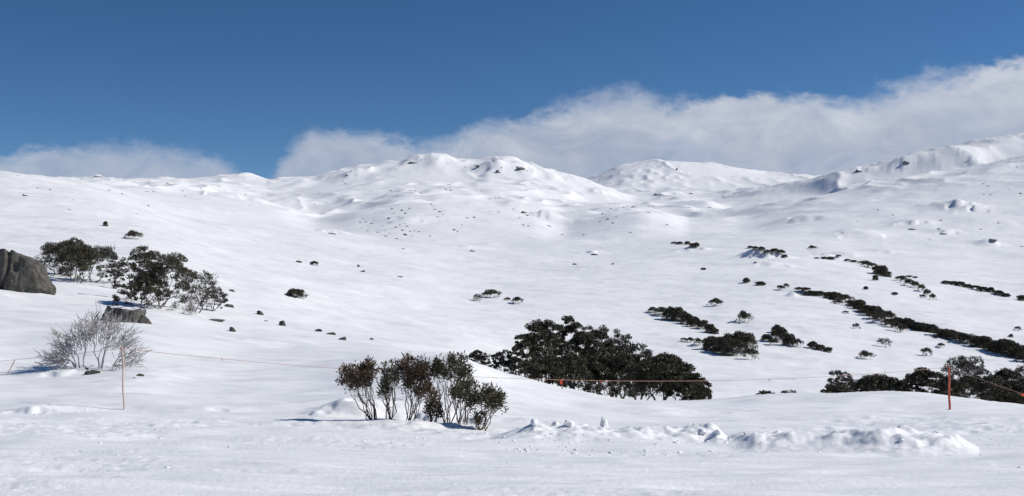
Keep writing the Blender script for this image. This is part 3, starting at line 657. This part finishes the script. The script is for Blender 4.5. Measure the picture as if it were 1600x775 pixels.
RP = [rock_mesh('rock', 500+i, 1, 0.8, 0.75, M['rock'], 3, 0.4) for i in range(6)]
RF = [rock_mesh('rock', 520+i, 1, 0.8, 0.75, M['rock_hazed'], 2, 0.5) for i in range(6)]
_rr = random.Random(77)
def rock(px, py, w, h, label, group=None, far=False, tilt=0.25):
    """w, h: visible width and height in pixels"""
    x, y, z = spot(px, py+h*0.5); s = mpx(y)
    o = link('rock', _rr.choice(RF if far else RP)); o.location = (x, y, z)
    o.scale = (w*0.5*s*1.08, w*0.40*s, max(h, 1.2)*(0.72 if far else 1.0)*s); o.rotation_euler = (0, math.atan2(h*0.5, w)*tilt*2, _rr.uniform(-0.4, 0.4))
    return tag(o, label, 'rock', group)
for a in [
 (146, 580, 30, 8, 'dark flat rock in the snow just below the bleached dead shrub'),
 (136, 575, 8, 4, 'pebble-sized rock touching the upper left of the flat rock under the dead shrub'),
 (219, 585, 13, 5, 'small dark rock in the snow to the right of the left pole'),
 (209, 590, 5, 2, 'tiny stone in the snow below the small rock near the left pole'),
 (363, 513, 15, 10, 'lowest rounded rock of the line running down from the left snow gums'),
 (338, 500, 27, 4, 'long thin sliver of rock below the left snow gums'),
 (342, 470, 18, 5, 'flat rock at the right foot of the left snow gums'),
 (357, 476, 15, 7, 'slanting rock just right of the flat one by the left snow gums'),
 (362, 454, 12, 3, 'thin dark rock edge uphill beside the left snow gums'),
 (406, 487, 14, 9, 'slanting pointed rock, middle of the slope line'),
 (441, 504, 13, 10, 'pointed wedge-shaped rock half way down the slope line'),
 (498, 515, 14, 6, 'dark rock, upper left of the close group of three'),
 (516, 520, 18, 5, 'low rock in the middle of the close group of three'),
 (535, 527, 13, 8, 'squarish grey rock, lowest of the close group of three'),
 (581, 530, 8, 3, 'tiny lone dark rock right of the close group of three'),
 (415, 501, 6, 2, 'speck of rock left of the wedge-shaped one'),
 (467, 408, 10, 4, 'small flat rock on the open middle slope, left of a rounder one'),
 (560, 415, 5, 4, 'little dark stone, upper one of a pair on the middle slope'),
 (567, 423, 9, 4, 'little dark stone, lower one of a pair on the middle slope'),
 (630, 388, 7, 3, 'lone speck of rock in the valley below the rocky knoll'),
 (625, 432, 10, 2, 'thin rock sliver on the smooth central snowfield'),
 (39, 303, 11, 7, 'dark rock high on the left hill near the picture edge'),
 (28, 274, 8, 2, 'thin rock showing near the top of the left hill'),
 (79, 295, 5, 4, 'small pointed rock on the left hill below the saddle'),
 (739, 390, 10, 6, 'dark hollowed rock in the valley left of the centre'),
 (930, 396, 14, 6, 'grey rock ledge under a drift in the valley centre'),
 (957, 412, 5, 3, 'small dark stone below the drift ledge in the valley centre'),
 (898, 412, 7, 3, 'pale little stone on the valley floor, left of centre drift'),
 (519, 363, 16, 6, 'jagged rock step at the left foot of the rocky knoll'),
 (1427, 357, 16, 5, 'dark rock with a snow tail on the right hillside'),
 (1467, 357, 7, 4, 'small upper rock of the pair on the right hillside'),
 (1475, 364, 14, 6, 'larger lower rock of the pair on the right hillside'),
 (1552, 376, 16, 5, 'dark rock capping the drift at the far right hillside'),
 (1341, 267, 12, 8, 'dark crag on the shaded right ridge, left one of two'),
 (1415, 257, 11, 8, 'dark crag on the shaded right ridge, right one of two'),
 (815, 263, 16, 9, 'rocky crag on the right end of the highest central ridge'),
 (777, 266, 8, 9, 'dark crag in the hollow of the highest central ridge'),
 (747, 260, 8, 7, 'small crag left of the hollow on the highest central ridge'),
 (645, 252, 16, 6, 'reddish brown rock band just below the highest peak'),
 (152, 274, 14, 4, 'rock outcrop breaking the far left skyline'),
 (991, 322, 13, 4, 'dark rock crowning the second knoll'),
 (1014, 331, 9, 3, 'flat rock right of the crown of the second knoll'),
 (1027, 302, 14, 4, 'slanting dark rock on the far plateau, left one'),
 (1080, 301, 8, 4, 'slanting dark rock on the far plateau, right one'),
]:
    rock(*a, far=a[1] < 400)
KNOLL = [(564,346,7,3),(572,346,6,3),(582,349,7,3),(591,362,7,3),(604,368,8,3),(613,325,6,3),(608,340,7,5),(628,327,6,6),(634,332,6,4),(619,354,5,4),(629,358,6,5),(634,365,9,6),
 (637,353,6,3),(655,362,6,3),(672,368,6,4),(622,372,9,3),(681,326,9,3),(688,330,8,4),(674,318,6,3),(710,358,6,5),(715,361,4,4),(730,340,6,3),(741,339,6,4),(684,338,4,3),(648,360,5,2),(576,360,8,2),(640,325,5,3)]
for a in KNOLL: rock(*a, 'small dark rock poking through the snow of the rocky central knoll', 'rocks scattered over the central knoll', True)
for a in [(818,332,9,6),(824,335,6,4),(818,350,6,4),(826,352,6,3),(857,352,7,3),(879,366,6,3),(802,326,6,2),(812,340,4,3)]:
    rock(*a, 'small dark rock on the snowy spur between the two knolls', 'rocks on the spur', True)
for a in [(942,333,6,3),(939,345,6,3),(950,342,6,4),(958,347,6,4),(963,337,4,3),(913,366,6,3),(986,363,6,3),(1042,350,5,3),(975,324,5,2),(955,325,6,2)]:
    rock(*a, 'small rock on the flank of the second knoll', 'rocks on the second knoll', True)
for a in [(611,297,6,3),(642,298,5,2),(649,298,4,2),(701,289,7,2),(697,296,6,3),(704,297,6,3),(531,310,6,2),(542,276,7,4),(540,287,5,2),(660,301,9,2),(774,309,6,2),(766,310,6,2),(781,309,5,2),(753,298,5,2),(492,319,4,2),(1058,266,5,4),(1108,323,9,3)]:
    rock(*a, 'tiny rock on the long slope under the highest ridge', 'rocks under the highest ridge', True)
for a in [(170,296,5,3),(191,302,5,3),(232,320,4,4),(262,286,5,3),(313,294,5,2),(326,303,5,2),(383,303,5,2),(115,311,5,2),(59,293,5,2),(215,334,4,2),(108,327,5,2),(290,306,5,2),(240,299,5,2),(285,299,4,2),(229,299,4,2)]:
    rock(*a, 'tiny rock speck on the far left snow slopes', 'rocks on the far left slopes', True)
for a in [(1372,327,4,3),(1395,335,4,3),(1537,288,6,2),(1545,290,6,2),(1538,303,5,2),(1548,304,6,2),(1577,295,4,2),(1595,302,7,3),(1589,262,4,2),(1470,344,5,3),(1560,350,4,3),(1532,358,5,3),(1453,375,3,2),(1597,384,6,3),(1340,345,4,2)]:
    rock(*a, 'tiny rock speck on the right mountainside', 'rocks on the right mountainside', True)

for a in [(636,250,4,2),(652,254,5,2),(659,251,4,2),(640,256,6,2),(808,262,4,4),(823,266,4,3),(771,259,3,3),(781,271,4,3),(784,263,3,3),(742,257,3,3),(549,272,3,2),(536,282,4,2),(683,249,3,2),(700,256,3,2),(727,262,3,2)]:
    rock(*a, 'small shard of rock breaking the snow of the highest central ridge', 'rock shards on the highest ridge', True)
for a in [(568,341,3,2),(586,344,4,2),(598,352,4,2),(602,359,4,2),(609,364,3,2),(625,351,3,3),(632,349,4,2),(641,361,4,3),(643,369,3,2),(616,333,4,2),(623,338,3,2),(660,346,3,2),(692,334,4,2),(678,322,3,2),(700,345,3,2),(566,356,3,2),(722,351,3,2)]:
    rock(*a, 'small dark rock poking through the snow of the rocky central knoll', 'rocks scattered over the central knoll', True)
# ------------------------------------------------------------------ bushes further off, copied from a few grown ones
PROTO = {}
for i in range(7): PROTO['dome', i] = gum_meshes(600+i, 1, 1, 1, tips=34, leaf=0.10, per=26, clump=0.20, under=0.20, rad=0.03, fill=0.35, shell=1.6, gap=-0.45, inner=0.12, heads=7)
for i in range(5): PROTO['dense', i] = gum_meshes(620+i, 1, 1, 1, tips=42, leaf=0.11, per=40, clump=0.30, under=0.02, rad=0.03, fill=0.55, shell=2.2, gap=-0.9, inner=0.6, heads=8)
for i in range(3): PROTO['grey', i] = gum_meshes(640+i, 1, 1, 1, tips=34, leaf=0.10, per=22, clump=0.24, under=0.25, rad=0.035, fill=0.3, leafm='gum_leaf_grey', shell=0.7, gap=-0.1)
_rb = random.Random(31)
def bush(px, py, w, h, label, group=None, kind='dome', name='snow_gum', cat='tree', depth=None):
    """py: row of the base"""
    x, y, z = spot(px, py, depth); s = mpx(y)
    ks = [k for k in PROTO if k[0] == kind]
    W = w*0.5*s; rz = _rb.uniform(0, 6.28)
    return tree(name, (x, y, z-0.14*h*s), PROTO[_rb.choice(ks)], label, cat, group, rz, (W*1.12*_rb.uniform(0.8, 1.15), W*1.12, h*s*_rb.uniform(1.08, 1.25)))
for a in [
 (210, 374, 26, 13, 'flat dark bush alone on the left slope above the left snow gums', None, 'dome'),
 (165, 354, 7, 7, 'tiny round dark bush high on the left slope', None, 'dense'),
 (462, 464, 25, 13, 'rounded dark bush alone on the slope left of the centre', None, 'dense'),
 (491, 415, 11, 7, 'small dark bush on the open middle slope beside a flat rock', None, 'dense'),
 (746, 470, 15, 10, 'pale leafed bush, left one of the cluster above the middle clump', 'bushes above the middle clump', 'grey'),
 (767, 465, 30, 11, 'wide dark bush, middle one of the cluster above the middle clump', 'bushes above the middle clump', 'dome'),
 (793, 470, 12, 5, 'flat little bush between the two bigger ones above the middle clump', 'bushes above the middle clump', 'dome'),
 (808, 475, 18, 10, 'rounded bush, right one of the cluster above the middle clump', 'bushes above the middle clump', 'dome'),
 (1118, 478, 22, 10, 'lone domed bush above the long low group', None, 'dome'),
 (1164, 504, 29, 16, 'lone umbrella bush with pale stems showing beneath', None, 'dome'),
 (1166, 442, 12, 7, 'small bush, left one of the pair on the upper slope', 'pair of bushes on the upper slope', 'dense'),
 (1188, 446, 15, 6, 'small flat bush, right one of the pair on the upper slope', 'pair of bushes on the upper slope', 'dense'),
 (1220, 454, 13, 7, 'small bush left of the head of the long dark band', None, 'dome'),
 (1228, 450, 9, 6, 'tiny bush tucked behind the one left of the long dark band', None, 'dome'),
 (1270, 390, 14, 6, 'tiny bush on the snow spur right of the drift', None, 'dome'),
 (1099, 422, 8, 3, 'tiny flat bush on a drift in the mid slope', None, 'dense'),
 (1353, 452, 7, 4, 'tiny bush above the long dark band, upper one', None, 'dense'),
 (1398, 461, 9, 4, 'tiny bush above the long dark band, next to the curved group', None, 'dense'),
 (1321, 490, 9, 4, 'tiny bush below the long dark band, upper one', None, 'dome'),
 (1338, 514, 12, 8, 'small round bush below the long dark band', None, 'dome'),
 (1382, 542, 23, 14, 'pale open bush below the long dark band', None, 'grey'),
 (1354, 561, 22, 12, 'round bush with grey leaves, nearest above the right-hand clump', None, 'dome'),
 (1447, 556, 18, 12, 'round bush casting a shadow to its left above the red pole', None, 'dome'),
 (1470, 544, 11, 6, 'small bush just under the long dark band above the red pole', None, 'dome'),
 (1590, 517, 11, 6, 'small bush above the long dark band near the right picture edge', None, 'dome'),
 (1580, 528, 6, 4, 'tiny bush touching the upper side of the long dark band', None, 'dense'),
 (1462, 529, 6, 3, 'speck of a bush under the middle of the long dark band', None, 'dense'),
]: bush(*a)
def run(pts, label, group, kind='dense', wk=1.0):
    for px, py, w, h in pts: bush(px, py, w*wk, h, label, group, kind)
run([(1020,490,18,8),(1034,493,22,12)], 'pale open snow gum at the upper left end of the long low group', 'low group above the middle clump', 'dome')
run([(1048,500,24,18),(1060,502,24,18),(1073,507,22,16),(1086,511,20,14),(1098,515,18,13),(1109,520,16,12),(1117,522,12,8)], 'low dark snow gum in the long low group sloping down to the right', 'low group above the middle clump', 'dense')
run([(1068,534,12,5),(1078,535,14,7),(1090,540,14,10)], 'thin low snow gum trailing left of the mid slope cluster', 'mid slope cluster', 'dome')
run([(1112,548,26,20),(1128,552,30,24),(1146,556,32,26)], 'dark snow gum in the left part of the mid slope cluster', 'mid slope cluster', 'dense')
for a in [(1158,547,46,29,'highest broad dark snow gum of the mid slope cluster','mid slope cluster','dense'),
          (1172,562,22,16,'small snow gum at the lower right of the mid slope cluster','mid slope cluster','dome'),
          (1198,533,18,10,'small dark bush at the left of the pointed cluster','pointed cluster','dense'),
          (1207,539,12,8,'low bush at the foot of the pointed cluster','pointed cluster','dome'),
          (1214,520,13,12,'small tip bush on top of the pointed cluster','pointed cluster','dense'),
          (1218,535,26,22,'main dark snow gum of the pointed cluster','pointed cluster','dense'),
          (1232,540,20,18,'dark snow gum on the right flank of the pointed cluster','pointed cluster','dense'),
          (1246,542,16,10,'low dome bush at the right end of the pointed cluster','pointed cluster','dome'),
          (1270,544,15,9,'left bush of the small low trio','small low trio','dense'),
          (1281,547,15,8,'middle bush of the small low trio','small low trio','dense'),
          (1293,551,13,7,'right bush of the small low trio','small low trio','dense')]: bush(*a)
# long dark band of snow gums running down the far slope
BAND = [(1245,456),(1260,459),(1280,463),(1303,468),(1334,480),(1357,490),(1380,500),(1408,508),(1435,515),(1473,527),(1504,534),(1531,542),(1559,550),(1600,560),(1640,572)]
bl = ['snow gum at the upper thin end of the long dark band', 'snow gum in the upper middle of the long dark band', 'snow gum in the lower middle of the long dark band', 'snow gum at the lower right end of the long dark band']
t = 1249.0; k = 0
while t < 1625:
    py = float(np.interp(t, [b[0] for b in BAND], [b[1] for b in BAND]))
    hh = float(np.interp(t, [1245, 1290, 1360, 1420, 1520, 1600], [6, 9, 14, 12, 15, 18]))
    ww = hh*_rb.uniform(1.3, 2.2)
    bush(t, py+_rb.uniform(-1.5, 1.5), ww, hh*_rb.uniform(0.75, 1.12), bl[min(3, int((t-1245)/95))], 'snow gums of the long dark band', 'dense' if _rb.random() < 0.75 else 'dome')
    if _rb.random() < 0.07: t += ww*0.4
    if _rb.random() < 0.45: bush(t+_rb.uniform(-6, 6), py+_rb.uniform(1.5, 4.5), ww*_rb.uniform(0.5, 0.9), hh*_rb.uniform(0.35, 0.6), bl[min(3, int((t-1245)/95))], 'snow gums of the long dark band', _rb.choice(['dense', 'dome', 'grey']))
    t += ww*_rb.uniform(0.33, 0.55); k += 1
run([(1352,494,16,9),(1362,499,18,11),(1372,505,18,11),(1385,508,14,8),(1392,512,18,12),(1400,517,16,12),(1410,519,14,11),(1342,487,10,6)], 'small snow gum in the spur hanging below the long dark band', 'spur below the long dark band', 'dome')
# upper groups
run([(1172,388,9,3),(1180,390,11,4),(1190,393,12,5),(1200,395,12,5),(1210,398,12,5),(1220,400,12,5),(1226,402,8,4)], 'tiny dark bush in the row on top of the blue-shaded drift', 'bush row on the drift', 'dense')
run([(1053,381,9,3),(1062,382,10,4),(1074,382,10,4),(1082,386,10,6),(1088,388,9,6)], 'tiny dark bush on the crest of the mid slope hummock', 'bushes on the hummock', 'dense')
run([(1276,404,8,2),(1288,405,10,3),(1298,406,12,4),(1310,404,8,3),(1324,408,10,3),(1334,410,10,3)], 'tiny dark bush in the thin upper line leading to the curved group', 'thin upper bush line', 'dense')
run([(1346,413,12,5),(1354,417,14,8),(1362,419,14,8)], 'small dark bush at the start of the upper right group', 'upper right group', 'dome')
run([(1372,429,16,14),(1380,432,16,15),(1386,433,12,9),(1368,438,9,8)], 'dark snow gum in the thick end of the upper right group', 'upper right group', 'dense')
run([(1404,439,10,8),(1412,443,12,10),(1421,447,12,10),(1430,451,12,10),(1440,456,12,11),(1449,463,11,11),(1457,469,10,10),(1442,466,8,5)], 'small snow gum of the curved group arching down to the right', 'curved group', 'dome')
run([(1410,433,9,2),(1421,433,10,2),(1430,434,8,2)], 'thin dark bush line just above the curved group', 'line above the curved group', 'dense')
run([(1478,443,12,4),(1489,445,14,6),(1500,447,14,6),(1512,450,14,6),(1524,453,14,6),(1536,456,13,7),(1548,457,14,7),(1560,460,14,6),(1572,464,12,5),(1596,470,14,8)], 'small dark bush of the far right upper line', 'far right upper line', 'dense')
run([(1180,411,5,2)], 'speck of bush in the hollow of the blue-shaded drift', None, 'dense')

# ------------------------------------------------------------------ poles, rope
def pole(px, dep, top, rad, mat, label, lean=0.0, tie=True, name='marker_pole', group=None):
    x, y, z = spot(px, depth=dep); H = (Y0-top)/F*dep-z
    e = empty(name, (x, y, z), label, 'pole', group)
    tb = Tubes(); n = 8
    tb.add([(lean*H*(i/n-0.0)+0.012*math.sin(i*1.3), 0, -0.3+(H+0.3)*i/n) for i in range(n+1)], [rad*(1.08-0.16*i/n) for i in range(n+1)], 10)
    link('shaft', mesh_from('shaft', tb.v, tb.f, M[mat]), e)
    if tie:
        tk = Tubes(); zt = H-0.06
        for q in range(3):
            zz = zt-0.014*q
            tk.add([(lean*H+math.cos(a)*(rad+0.008), math.sin(a)*(rad+0.008), zz) for a in np.linspace(0, 2*math.pi, 11)], [0.009]*11, 5, False)
        tk.add([(lean*H-rad, -rad, zt), (lean*H-0.11, -0.03, zt+0.03), (lean*H-0.16, -0.03, zt+0.045)], [0.010, 0.009, 0.006], 5)
        link('rope_knot', mesh_from('rope_knot', tk.v, tk.f, M['rope' if mat != 'pole_red' else 'gum_bark']), e)
    return np.array([x+lean*H, y, z+H-0.06])
pl = pole(194, 26, 541, 0.019, 'pole_faded', 'thin faded orange pole standing in front of the bleached dead shrub', -0.03)
pr = pole(1484, 37, 571, 0.040, 'pole_red', 'thicker red pole on the right, in front of the dark snow gums', -0.02)
far_l = np.array([(-330-800)/F*44, 44, 0.0]); far_l[2] = (Y0-578)/F*44
far_r = np.array([(1790-800)/F*29, 29, 0.0]); far_r[2] = (Y0-668)/F*29
pole(1275, 140, 560, 0.03, 'pole_faded', 'tiny far pole on the snow above the right-hand clump', 0, False)
pole(1382.5, 105, 578, 0.022, 'pole_faded', 'thin far stake between the clumps on the right', 0, False)
def catenary(a, b, row, px_low, n=60):
    """rope from a to b dipping to the given image row at its middle"""
    pts = []
    for i in range(n+1):
        t = i/n; p = a+(b-a)*t; pts.append(p)
    # choose sag so that the rope passes the row at px_low
    best = min(pts, key=lambda p: abs(800+F*p[0]/p[1]-px_low))
    tt = np.linalg.norm(best-a)/np.linalg.norm(b-a); want = (Y0-row)/F*best[1]
    sag = (best[2]-want)/(4*tt*(1-tt))
    return [p-np.array([0, 0, sag*4*(i/n)*(1-i/n)]) for i, p in enumerate(pts)]
rope_pts = catenary(far_l, pl, 563, 20, 30)[:-1]+catenary(pl, pr, 594, 900, 90)[:-1]+catenary(pr, far_r, 612, 1590, 30)
tb = Tubes(); tb.add(rope_pts, [0.0064]*len(rope_pts), 6)
rope = tag(link('boundary_rope', mesh_from('boundary_rope', tb.v, tb.f, M['rope'])), 'thin pale orange rope strung from pole to pole across the whole view', 'rope')
def rope_at(px): return min(rope_pts, key=lambda p: abs(800+F*p[0]/p[1]-px))
def ribbon(px, ln, wd, mat, slant=0.0):
    p = rope_at(px); x = (px-800)/F*p[1]; p = np.array([x, p[1], p[2]])
    v = []; f = []
    for i in range(5):
        t = i/4; off = np.array([slant*t*ln, 0.02*math.sin(t*5), -ln*t])
        for s1 in (-1, 1):
            for s2 in (-1, 1): v.append(p+off+np.array([s1*wd*0.5*(1-0.3*t), s2*0.004, 0.01]))
    for i in range(4):
        b = i*4
        f += [(b, b+2, b+6, b+4), (b+1, b+5, b+7, b+3), (b, b+4, b+5, b+1), (b+2, b+3, b+7, b+6)]
    f += [(0, 1, 3, 2), (16, 18, 19, 17)]
    link('flag', mesh_from('flag', v, f, M[mat], False), rope)
for a in [(23, 0.45, 0.03, 'rope', -0.5), (877, 0.14, 0.10, 'flag'), (966, 0.09, 0.04, 'rope'), (938, 0.07, 0.03, 'flag'), (645, 0.10, 0.07, 'flag'), (1202, 0.07, 0.04, 'rope'), (1598, 0.09, 0.14, 'flag'), (347, 0.05, 0.03, 'rope'), (1240, 0.05, 0.03, 'rope')]: ribbon(*a)
# stick under the rope flag in front of the middle clump
x, y, z = spot(878, depth=44.5); tb = Tubes(); zt = (Y0-603)/F*44.5
tb.add([(0, 0, -0.2), (0.01, 0, (zt-z)*0.5), (0, 0, zt-z+0.1)], [0.03, 0.028, 0.025], 6)
o = link('stake', mesh_from('stake', tb.v, tb.f, M['gum_bark'])); o.location = (x, y, z); tag(o, 'short dark stake below the orange flag in front of the middle clump', 'stake')

# ------------------------------------------------------------------ snow chunks and crumbs
def chunk_mesh(seed, sub=3, jag=0.5): return rock_mesh('snow_chunk', seed, 1, 1, 1, M['snow'], sub, jag)
CH = [chunk_mesh(700+i) for i in range(5)]
def chunk(px, py, w, h, label, group=None):
    x, y, z = spot(px, py+h*0.4); s = mpx(y)
    o = link('snow_chunk', _rr.choice(CH)); o.location = (x, y, z+h*s*0.25)
    o.scale = (w*0.6*s, w*0.5*s, h*(0.85 if h > 15 else 0.5)*s); o.rotation_euler = (_rr.uniform(-.2, .2), _rr.uniform(-.2, .2), _rr.uniform(0, 6))
    tag(o, label, 'snow lump', group)
for a in [(945, 662, 11, 16, 'upright pointed chunk of snow on the berm'), (836, 659, 13, 11, 'block of snow at the left end of the berm'),
          (868, 662, 10, 8, 'small snow block beside the left end block of the berm'), (890, 664, 16, 9, 'rounded snow block left of the upright chunk'),
          (1122, 676, 9, 9, 'snow block at the right end of the first berm'), (1098, 675, 14, 7, 'dark sided snow lump near the right end of the first berm')]: chunk(*a)
rng = np.random.default_rng(9)
cv_, cf_ = [], []
ico = bmesh.new(); bmesh.ops.create_icosphere(ico, subdivisions=1, radius=1)
iv = np.array([v.co for v in ico.verts]); iff = [[v.index for v in f.verts] for f in ico.faces]; ico.free()
n = 0
while n < 1300:
    px = rng.uniform(-60, 1660); d = 9+19*rng.uniform()**0.8
    x = (px-800)/F*d
    dens_ = 0.10+0.9*float(sstep(fbm(np.array(x/2.2), np.array(d/1.4), 61, 2), 0.0, 0.9))
    near_berm = 780 < px < 1520 and 16.5 < d < 21
    pyr = Y0-F*ground(x, d)/d
    if not near_berm: dens_ *= math.exp(-((pyr-672)/32)**2)*0.9+0.05
    else: dens_ += 0.35
    if rng.uniform() > dens_: continue
    s = 0.006+0.022*rng.uniform()**4*(1.7 if near_berm else 1)
    z = ground(x, d)
    b = len(cv_)*0+n*len(iv)
    cv_.append((iv*(1+0.35*rng.normal(size=(len(iv), 1))))*s*np.array([1.3, 1, 0.5])*rng.uniform(0.6, 1.4, 3)+np.array([x, d, z+s*0.1])); cf_ += [[q+b for q in f] for f in iff]; n += 1
o = link('snow_crumbs', mesh_from('snow_crumbs', np.vstack(cv_), cf_, M['snow'])); o['kind'] = 'stuff'; o['label'] = 'crumbs of broken snow strewn along the edge of the groomed run'
